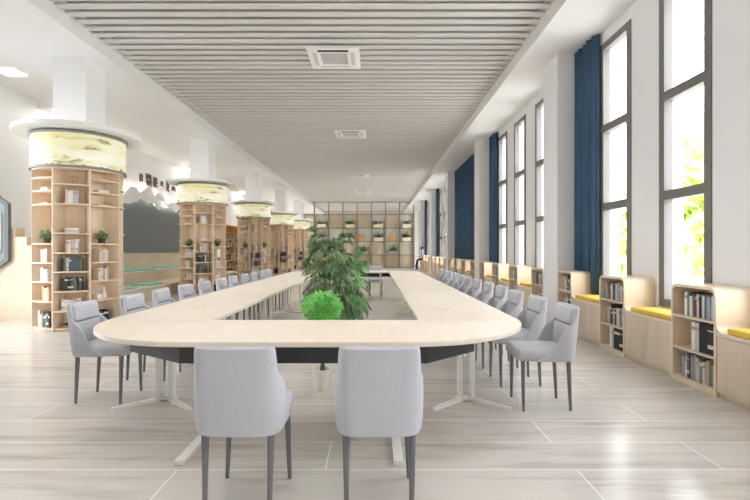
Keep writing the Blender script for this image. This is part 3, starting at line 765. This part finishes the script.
    if k <= 2:
        for bay, sd in (('left', 21), ('right', 22)):
            p = place(BAY[bay], .555, 0.0); flowerpot(f'leafy potted plant with white blossoms on the {bay} side of {nm}', (*p, 1.4315), 1.0, sd+k)
    if k <= 1:
        p = place(BAY['centre'], .56, 0); ornament_wire(f'gold wire antler ornament on the top centre shelf of {nm}', (*p, 2.4015), 1, RD(22.5))
        p = place(BAY['right'], .56, .03); t = thing('vase', f'white bottle-shaped vase on a lower right shelf of {nm}', 'vase', (*p, .4895))
        b = MB(); b.lathe([(0, 0), (.04, 0), (.05, .05), (.03, .12), (.018, .16), (.018, .2), (.022, .205), (.012, .2), (0, .18)], 20); b.build('body', M['ceramic'], t, smooth=60)
        p = place(BAY['right'], .56, -.075); o = MB(); o.rbox(-.045, .045, -.05, .05, 0, .085, .006, 2); o = o.build('storage_box', M['ceramic']); o.location = (*p, .4895); o.rotation_euler = (0, 0, RD(67.5)); tag(o, f'small white box beside the vase on {nm}', 'box')
    if k == 0:
        p = place(22.5, .58, -.045); b = MB(); b.tube([(.075*cos(RD(a)), 0, .092+.075*sin(RD(a))) for a in range(0, 361, 15)], .016, 10, False)
        t = thing('ring_ornament', 'rust red ring ornament at the edge of the nearest round bookcase', 'ornament', (*p, 2.402), RD(112.5))
        b.build('ring', M['rust'], t, smooth=80); b = MB(); b.rbox(-.04, .04, -.025, .025, 0, .014, .003, 1); b.build('base', M['rust'], t)

# ================================================================= LEFT SIDE
# terraced seating along the left wall
t = thing('terraced_bench', 'two-level oak stepped seating with white edges along the wall under the dark board', 'bench', (0, 0, 0))
b = MB(); b.box(-6.95, -6.0, 9.3, 21, 0, .335); b.box(-7.81, -6.95, 9.3, 21, 0, .685); b.build('step', M['steplight'], t)
b = MB(); b.box(-7.81, -7.74, 9.3, 21, .686, 1.2); b.build('back_panel', M['steplight'], t)
for x0, x1, z0, z1 in ((-6.95, -5.985, .3355, .352), (-7.739, -6.935, .6855, .702), (-7.81, -7.72, 1.2005, 1.216)):
    b = MB(); b.box(x0, x1, 9.3, 21, z0, z1); b.build('tread', M['steplight'], t)
for x1, z0, z1 in ((-5.984, .328, .353), (-6.934, .678, .703)):
    b = MB(); b.box(x1, x1+.012, 9.3, 21, z0, z1); b.build('edge_strip', M['white'], t)['label'] = 'white edge strip'
for (x0, x1, ya, yb, z, lab) in ((-6.6, -6.05, 10.4, 11.6, .3525, 'teal flat cushion on the lower step beside the nearest round bookcase'), (-6.6, -6.05, 12.3, 13.0, .3525, 'teal flat cushion on the lower step, farther of the two'),
                                 (-7.6, -7.0, 12.5, 14.6, .7025, 'long teal cushion on the upper step'), (-7.6, -7.0, 15.5, 16.5, .7025, 'short teal cushion on the upper step near the second round bookcase')):
    b = MB(); b.rbox(x0, x1, ya, yb, z, z+.055, .02, 3); tag(b.build('seat_cushion', M['teal'], smooth=50), lab, 'cushion', 'teal cushions on the stepped seating')
# wall board and cut-out mountains; (px, py) on the wall plane turned into wall coordinates
def wy(px, py, X=7.8): D = 455*X/(375-px); return (D, H+(250-py)*D/455)
low = [(118, 203), (125.6, 203.6), (132, 201.6), (136.6, 197.4), (141.2, 202.8), (145.6, 201), (151.6, 204.4), (154.8, 210), (158.8, 201.2), (162.8, 206.4), (167, 208), (172.8, 213.2), (177, 207), (184, 212), (190, 208)]
upp = [(118, 196), (126, 186), (132, 187.6), (136.4, 192.4), (145.2, 185.6), (151.2, 196), (155.2, 192.8), (164, 204.4), (168.4, 201), (171.2, 203.2), (175.6, 200.4), (183, 206), (190, 203)]
lo = [wy(*p) for p in low]; up = [wy(*p) for p in upp]
o = prism([[(lo[0][0], 1.22)]+[(lo[-1][0], 1.22)]+[(a, z+.12) for a, z in lo[::-1]]], XL+.001, XL+.018, 'x').build('display_board', M['board']); tag(o, 'large dark grey board on the wall above the stepped seating', 'board')
o = prism([lo+up[::-1]], XL+.13, XL+.16, 'x').build('mountain_panel', M['white'])
t = thing('mountain_relief', 'white backlit mountain-ridge cut-out panel above the dark board', 'wall relief', (0, 0, 0)); o.parent = t
g = MB()
for (a, z), (c, w) in zip(up[:-1], up[1:]):
    g.add([(XL+.06, a, z-.09), (XL+.10, a, z-.09), (XL+.10, c, w-.09), (XL+.06, c, w-.09), (XL+.06, a, z-.10), (XL+.10, a, z-.10), (XL+.10, c, w-.10), (XL+.06, c, w-.10)], [(0, 1, 2, 3), (4, 5, 6, 7), (0, 1, 5, 4), (2, 3, 7, 6)])
g.build('light_strip', M['glow'], t)
# brown lettering: stroke patterns in a unit square
GL = {'a': [((.2, 0), (.2, 1)), ((.8, 0), (.8, 1)), ((.2, 1), (.8, 1)), ((.2, .5), (.8, .5)), ((.2, 0), (.8, 0))],
      'b': [((.1, .1), (.1, .8)), ((.1, .95), (.35, .95)), ((.55, .95), (.9, .95)), ((.9, .05), (.9, .95)), ((.35, .6), (.7, .6)), ((.5, .75), (.5, .2)), ((.35, .35), (.7, .35))],
      'c': [((.1, .9), (.45, .9)), ((.28, 1), (.28, .05)), ((.1, .5), (.45, .5)), ((.6, .95), (.6, .05)), ((.6, .9), (.95, .9)), ((.95, .9), (.95, .05)), ((.6, .5), (.95, .5))],
      'd': [((.05, .85), (.2, .7)), ((.05, .5), (.2, .4)), ((.1, .05), (.25, .3)), ((.4, .9), (.9, .9)), ((.85, .9), (.4, .05)), ((.5, .55), (.95, .05))],
      'e': [((.5, 1), (.45, .7)), ((.15, .7), (.85, .7)), ((.8, .7), (.2, .1)), ((.3, .35), (.9, 0))],
      'f': [((.1, .85), (.9, .85)), ((.5, 1), (.5, 0)), ((.5, .5), (.85, .5)), ((.2, .5), (.2, 0)), ((.1, 0), (.95, 0))],
      'g': [((.1, 0), (.1, .8)), ((.1, .8), (.9, .8)), ((.9, .8), (.9, 0)), ((.5, 1), (.5, .2)), ((.3, .4), (.7, .4))]}
def glyphs(chs, px0, px1, py0, py1, lab):
    (a0, z1), (a1, _), (_, z0) = wy(px0, py0), wy(px1, py0), wy((px0+px1)/2, py1)
    b = MB(); n = len(chs); hh = (z1-z0)/n
    for i, ch in enumerate(chs):
        zb = z1-hh*(i+1)
        for (u0, v0), (u1, v1) in GL[ch]:
            p = Vector((a0+(a1-a0)*u0, zb+hh*(.06+.88*v0))); q = Vector((a0+(a1-a0)*u1, zb+hh*(.06+.88*v1))); d = (q-p).normalized(); nn = Vector((-d.y, d.x))*.024; p -= d*.02; q += d*.02
            c = [p+nn, p-nn, q-nn, q+nn]; x0, x1 = XL+.001, XL+.03
            b.add([(x0, v.x, v.y) for v in c]+[(x1, v.x, v.y) for v in c], [(0, 1, 2, 3), (4, 5, 6, 7), (0, 1, 5, 4), (1, 2, 6, 5), (2, 3, 7, 6), (3, 0, 4, 7)])
    tag(b.build('wall_lettering', M['brown']), lab, 'lettering', 'brown characters on the wall')
glyphs('a', 139.6, 143, 173.6, 181, 'single brown raised character on the wall, nearest of the row')
glyphs('bc', 146, 151.4, 173.4, 185.8, 'tall pair of stacked brown characters, second of the row on the wall')
glyphs('fd', 153.4, 157.4, 176.8, 187, 'pair of stacked brown characters, third of the row on the wall')
glyphs('e', 160.8, 163.2, 181, 185.8, 'small single brown character, fourth of the row on the wall')
glyphs('ee', 166.6, 169.4, 180, 191, 'narrow stacked brown characters, fifth of the row on the wall')
glyphs('g', 172, 175.4, 186, 191, 'small brown character at the far end of the wall row')
# stepped partition and hexagonal frame at the far left
b = MB(); b.box(XL+.005, -7.3, 8.66, 8.9, 0, 2.4)
pts = [(-7.3, 0), (-6.2, 0), (-6.2, 1.24), (-6.42, 1.24), (-6.42, 1.40), (-6.63, 1.40), (-6.63, 1.57), (-6.85, 1.57), (-6.85, 1.74), (-7.3, 1.74)]
b2 = prism([pts], 8.66, 8.9, 'y'); b.add(b2.v, b2.f)
struct(b.build('partition_wall', M['steplight']))
def hexa(w, h, p, c): return [(c[0]+w, c[1]-h), (c[0]+w, c[1]+h), (c[0], c[1]+h+p), (c[0]-w, c[1]+h), (c[0]-w, c[1]-h), (c[0], c[1]-h-p)]
t = thing('hexagonal_frame', 'tall grey hexagonal wall frame on the stepped oak partition', 'wall decoration', (0, 0, 0)); hc = (-7.36, 1.66)
prism([hexa(.44, .54, .32, hc), hexa(.37, .50, .27, hc)], 8.58, 8.655, 'y').build('outer_frame', M['board'], t)
prism([hexa(.369, .499, .269, hc)], 8.63, 8.654, 'y').build('back_panel', plain('hex_panel', (140, 150, 152), .4), t)
prism([hexa(.28, .36, .21, hc), hexa(.24, .33, .18, hc)], 8.60, 8.629, 'y').build('inner_frame', M['wmetal'], t)
# lamps in the left ceiling recess; panels beyond it are added fill light
for yy, zz, lab in ((5.6, 4.745, 'in the recess toward the viewer, out of view'), (8.8, 4.745, 'in the recess left of the nearest round bookcase'), (11.2, 4.566, 'added fill behind the nearest white pillar shaft'), (18.6, 4.566, 'added fill behind the second white pillar shaft'), (26, 4.566, 'added fill behind the third white pillar shaft'), (31.2, 4.566, 'added fill toward the far end')):
    t = thing('ceiling_light', 'white panel light in the left ceiling, '+lab, 'lamp', (-7.05 if zz > 4.7 else -7.3, yy, zz), 0, 'ceiling panel lights')
    k = .2 if zz > 4.7 else .34
    b = MB(); b.box(-k, k, -k, k, .02, .034); b.build('frame', M['white'], t); b = MB(); b.box(-k+.015, k-.015, -k+.015, k-.015, .0, .0195); b.build('diffuser', M['lamp'] if zz > 4.7 else (M['fillpanel_far'] if yy > 30 else M['fillpanel']), t)
# tall bookcases at the far left wall
for i, yy in enumerate((22.2, 24.4, 26.6)):
    t = thing('tall_bookcase', f'tall honey oak bookcase against the far wall, {ORD[i]} of three from the stepped seating', 'bookcase', (XL+.005, yy, 0), 0, 'tall bookcases along the far side wall')
    b = MB(); b.box(0, .3, 0, .03, 0, 2.6); b.box(0, .3, 1.97, 2.0, 0, 2.6); b.box(0, .3, .0305, 1.9695, 2.57, 2.6); b.box(0, .02, .0305, 1.9695, 0, 2.569); b.box(0, .3, .985, 1.015, .05, 2.569); b.build('carcass', M['darkoak'], t)
    for j in range(7): b = MB(); b.box(.021, .295, .031, 1.969, .04+j*.36, .065+j*.36); b.build('shelf', M['darkoak'], t)
    for j in range(6):
        for hb in (0, 1):
            u = .06+hb*.98
            while u < .9+hb*.98:
                tk = random.uniform(.03, .07); far_books.cur = far_mats.index(pick(DARK+['brown', 'rust red', 'tan'])); far_books.box(XL+.06, XL+.26, yy+u, yy+u+tk-.003, .0655+j*.36, .0655+j*.36+random.uniform(.2, .3)); u += tk

# ================================================================= BACK SHELVING
YB = 33.0; kx = YB/455
cxs = [(-75+14.25*i)*kx for i in range(9)]; rz_ = [H-(269.2-250)*kx*0-0 for _ in range(1)]
rows = [H+(250-y)*kx for y in (268.2, 255, 241.5, 228, 214.3, 201.6)]; rows[0] = 0.0
t = thing('divider_shelving', 'full-height open grid shelving with bronze frame across the far end of the room', 'shelving', (0, YB, 0))
b = MB()
for x in cxs: b.box(x-.03, x+.03, 0, .35, 0, rows[-1])
for z in rows[1:-1]: b.box(cxs[0]-.03, cxs[-1]+.03, .005, .345, z-.02, z+.02)
b.box(cxs[0]-.03, cxs[-1]+.03, .005, .345, 0, .05); b.box(cxs[0]-.03, cxs[-1]+.03, .005, .345, rows[-1]-.04, rows[-1]-.001)
b.build('frame', M['bronze'], t)
lightp = plain('shelf_panel_white', (246, 246, 238), .6); paleg = plain('shelf_panel_pale', (234, 234, 214), .6)
panels = {(0, 0): 'w', (5, 0): 'w', (7, 0): 'w', (4, 0): 'd', (6, 0): 'd', (1, 0): 'd', (2, 0): 'w', (3, 0): 'w', (5, 1): 'w', (7, 1): 'w', (4, 1): 'g', (6, 1): 'g', (0, 1): 'g', (1, 1): 'g', (2, 1): 'w', (3, 1): 'w',
          (0, 2): 'g', (1, 2): 'p', (2, 2): 'l', (3, 2): 'w', (4, 2): 'l', (5, 2): 'l', (6, 2): 'l', (7, 2): 'w', (0, 3): 'w', (1, 3): 'p', (2, 3): 'w', (3, 3): 'p', (4, 3): 'w', (5, 3): 'l', (6, 3): 'w', (7, 3): 'p'}
pm = {'w': M['panelwood'], 'd': wood('shelf_panel_dark', (208, 188, 156), (222, 204, 174), grain=(6, 6, .7)), 'g': paleg, 'p': paleg, 'l': lightp}
for (i, j), k in panels.items():
    b = MB(); b.box(cxs[i]+.031, cxs[i+1]-.031, .30, .33, rows[j]+(.021 if j else .051), rows[j+1]-.021); b.build('panel', pm[k], t)
def shelfplant(label, x, z, s, seed, pot):
    rn = random.Random(seed); t = thing('planter_box', label, 'plant', (x, YB+.15, z), 0, 'planters on the far grid shelving')
    p = MB(); p.rbox(-.32, .32, -.12, .12, 0, .28, .01, 1); p.build('planter', M[pot], t)
    f = MB()
    for i in range(26):
        az = rn.uniform(0, 2*pi); L = s*rn.uniform(.35, .55); el = rn.uniform(.35, 1.3); p0 = Vector((rn.uniform(-.22, .22), rn.uniform(-.06, .06), .27))
        d = Vector((cos(az)*cos(el), .35*sin(az)*cos(el), sin(el))); q = p0
        for sgm in range(5):
            w = Vector((0, 0, 1)).cross(d); w = (w.normalized() if w.length > .05 else Vector((1, 0, 0)))*.05*s*(1-.18*sgm); w.z += .01
            q2 = q+d*L/5; w2 = w*.85 if sgm < 4 else w*.05
            f.add([q-w, q+w, q2+w2, q2-w2], [(0, 1, 2, 3)]); q = q2; d = (d+Vector((0, 0, -.25))).normalized()
    f.v = [(max(-.43, min(.43, x)), max(-.14, min(.13, y)), min(z, .84)) for x, y, z in f.v]
    f.build('foliage', M['shelfleaf'], t)
cell = lambda i: (cxs[i]+cxs[i+1])/2
RN = {3: 'second', 2: 'third', 1: 'fourth'}
for i, j, s, pot in ((1, 3, .8, 'panelwood'), (3, 3, .8, 'panelwood'), (5, 3, .8, 'panelwood'), (7, 3, .8, 'panelwood'), (1, 2, 1.05, 'panelwood'), (3, 2, 1.05, 'panelwood'), (5, 2, 1.05, 'panelwood'), (7, 2, 1.05, 'panelwood'),
                     (0, 1, 1.0, 'greypot'), (1, 1, 1.0, 'greypot'), (4, 1, 1.0, 'greypot'), (6, 1, 1.0, 'greypot')):
    shelfplant(f'dark plant in box planter, {ORD[i]} column from left, {RN[j]} row of far shelving', cell(i), rows[j]+.021, s, i*7+j, pot)
for i in (4, 6):
    o = MB(); o.rbox(-.22, .22, -.1, .1, 0, .5, .008, 1); o = o.build('storage_box', M['darkoak']); o.location = (cell(i)-(.2 if i == 4 else 0), YB+.15, rows[2]+.021); tag(o, f'tan wooden box on the third row of the far shelving, {ORD[i]} column from left', 'box')

far = far_books.build('books', [M['bk_'+c] for c in far_mats]); far['kind'] = 'stuff'; tag(far, 'small distant books on the far round, tall and window bookcases', 'books')

# ================================================================= CEILING CASSETTES
for i, yy in enumerate((8.27, 13.7, 21.3, 27.3)):
    t = thing('ceiling_air_conditioner', f'square white ceiling air conditioner cassette in the grey slats, {ORD[i]} from the near end', 'air conditioner', (-.735, yy, ZL-.03), 0, 'ceiling air conditioner cassettes')
    s = .46
    prism([rrect(-s, s, -s, s, .03, 4), rrect(-.24, .24, -.24, .24, .02, 3)], 0, .028, 'z', .004).build('fascia', M['acwhite'], t, smooth=40)
    b = MB()
    for q in range(15): yv = -.225+q*.032; b.box(-.235, .235, yv-.006, yv+.006, .008, .02)
    for q in range(12): xv = -.22+q*.04; b.box(xv-.004, xv+.004, -.235, .235, .012, .022)
    b.box(-.24, .24, -.24, .24, .0225, .028); b.build('grille', plain('ac_grille', (214, 212, 212), .5), t)
    for (x0, x1, y0, y1, m) in ((-.27, .27, -.37, -.30, 'black'), (-.27, .27, .30, .36, 'slat'), (-.37, -.30, -.27, .27, 'slat'), (.30, .37, -.27, .27, 'slat')):
        b = MB(); b.rbox(x0, x1, y0, y1, -.004, .0005, .001, 1); b.build('air_outlet', M[m], t)

# ================================================================= PERSON on the far bench
t = thing('person', 'seated person in pale shirt and dark trousers on the far window bench', 'person', (2.98, 29.52, 0), RD(90))
# local: faces +Y (towards the table), right = +X; seat top at z=.64, front edge of the bench at y=-.08
def skin(name, joints, edges, mat, root=0):
    me = bpy.data.meshes.new(name); me.from_pydata([j[0] for j in joints], edges, []); o = link(name, me, t)
    md = o.modifiers.new('k', 'SKIN'); sv = me.skin_vertices[0].data
    for v, j in zip(sv, joints): v.radius = (j[1], j[1]) if not hasattr(j[1], '__len__') else j[1]
    sv[root].use_root = True
    md = o.modifiers.new('u', 'SUBSURF'); md.levels = 2; md.render_levels = 2
    me.materials.append(mat); bake(o); o.data.polygons.foreach_set('use_smooth', [True]*len(o.data.polygons))
    if not o.data.materials: o.data.materials.append(mat)
    return o
J = [((0, -.2, .77), (.15, .11)), ((0, -.18, .95), (.14, .1)), ((0, -.14, 1.14), (.15, .1)), ((0, -.11, 1.22), (.06, .055)), ((0, -.08, 1.29), .052), ((0, -.05, 1.36), (.075, .092)), ((0, -.045, 1.45), (.07, .085)),
     ((.17, -.12, 1.16), .055), ((.2, -.04, .92), .042), ((.1, .12, .88), .032), ((.06, .17, .89), .03),
     ((-.17, -.12, 1.16), .055), ((-.2, -.04, .92), .042), ((-.1, .12, .88), .032), ((-.06, .17, .89), .03),
     ((.09, -.15, .75), .085), ((.12, .22, .675), .065), ((.12, .30, .34), .05), ((.12, .28, .09), .038), ((.13, .38, .05), .036),
     ((-.09, -.15, .75), .085), ((-.12, .22, .675), .065), ((-.12, .26, .34), .05), ((-.12, .2, .09), .038), ((-.13, .30, .05), .036)]
E = [(0, 1), (1, 2), (2, 3), (3, 4), (4, 5), (5, 6), (2, 7), (7, 8), (8, 9), (9, 10), (2, 11), (11, 12), (12, 13), (13, 14), (0, 15), (15, 16), (16, 17), (17, 18), (18, 19), (0, 20), (20, 21), (21, 22), (22, 23), (23, 24)]
body = skin('body', J, E, M['skin'])
me = body.data; me.materials.clear()
for m_ in (M['skin'], M['shirt'], M['trouser'], M['shoe']): me.materials.append(m_)
for p in me.polygons:
    c = p.center
    if c.z < .1: k = 3
    elif c.z < .8 and not (c.y > .08 and c.z > .83): k = 2
    elif c.z > 1.24 or (c.y > .13 and c.z > .82): k = 0
    else: k = 1
    p.material_index = k
b = MB(); b.lathe([(0, .115), (.06, .10), (.088, .05), (.09, 0), (.08, -.05)], 20); b.v = [(x, y*1.12-.065, z+1.43) for x, y, z in b.v]; o = b.build('hair', M['hair'], t, smooth=80); md = o.modifiers.new('s', 'SOLIDIFY'); md.thickness = .012; bake(o)
for s in (-1, 1):
    for f in range(5):
        b = MB(); x = s*(.06-.012*f); b.tube([(x, .17, .89-.006*f), (x-s*.01, .215+.006*(2-abs(2-f)), .885-.005*f), (x-s*.025, .235+.006*(2-abs(2-f)), .87-.004*f)], [.0085, .008, .006], 6); b.build('finger', M['skin'], t, smooth=80)
    b = MB(); b.lathe([(0, .012), (.011, .006), (.012, 0), (0, -.012)], 8); b.v = [(x+s*.03, y+.045, z+1.4) for x, y, z in b.v]; b.build('eye', M['hair'], t)
b = MB(); b.tube([(0, .04, 1.385), (0, .062, 1.365), (0, .045, 1.355)], [.008, .014, .01], 8); b.build('nose', M['skin'], t, smooth=80)
b = MB(); b.tube([(-.02, .045, 1.325), (0, .05, 1.323), (.02, .045, 1.325)], [.004, .006, .004], 6); b.build('mouth', M['rust'], t, smooth=80)

# ================================================================= LIGHT
w = bpy.data.worlds.new('sky'); SC.world = w; w.use_nodes = True
bg = w.node_tree.nodes['Background']; bg.inputs['Color'].default_value = (.94, .97, 1.0, 1); bg.inputs['Strength'].default_value = 6.5
def area(name, loc, rot, sx, sy, power, col=(1, 1, 1)):
    l = bpy.data.lights.new(name, 'AREA'); l.shape = 'RECTANGLE'; l.size = sx; l.size_y = sy; l.energy = power; l.color = col
    o = bpy.data.objects.new(name, l); COL.objects.link(o); o.location = loc; o.rotation_euler = rot; return o

# unseen fill lamps added above the slat gaps to brighten table and floor
for k in range(k0+2, 168, 5):
    yg = 6.40-.07+.219*k+.1165
    if Y0+.4 < yg < 33.5:
        o = area('added_fill_lamp', ((XE0+XE1)/2, yg, ZL+.075), (0, 0, 0), XE1-XE0-.3, .03, 7.4, (1, .98, .96)); o.data.energy *= 1.6 if yg > 20 else 1; o.data.spread = RD(75)
def portal(loc, rot, sx, sy):
    o = area('daylight_portal', loc, rot, sx, sy, 1); o.data.cycles.is_portal = True
for a, c, b in wins: portal((XW+.27, (a+c)/2, (ZS+ZT)/2), (RD(90), 0, RD(90)), c-a, ZT-ZS)
for a, c in LW_FILL: portal((XL-.24, (a+c)/2, 2.27), (RD(90), 0, RD(-90)), c-a, 4.05)

# ================================================================= CAMERA
cd = bpy.data.cameras.new('camera'); cam = bpy.data.objects.new('camera', cd); COL.objects.link(cam)
cam.location = (0, 0, H); cam.rotation_euler = (RD(90), 0, 0); cd.sensor_width = 36; cd.lens = 36*455/750; cd.clip_end = 300; cd.clip_start = .05
SC.camera = cam
vs = SC.view_settings; vs.view_transform = 'Standard'; vs.look = 'None'; vs.exposure = 0.6; vs.gamma = 1; vs.use_curve_mapping = False
SC.cycles.use_adaptive_sampling = False; SC.cycles.denoising_prefilter = 'NONE'; SC.cycles.diffuse_bounces = 10; SC.cycles.max_bounces = 16; SC.cycles.transparent_max_bounces = 16; SC.cycles.caustics_reflective = False
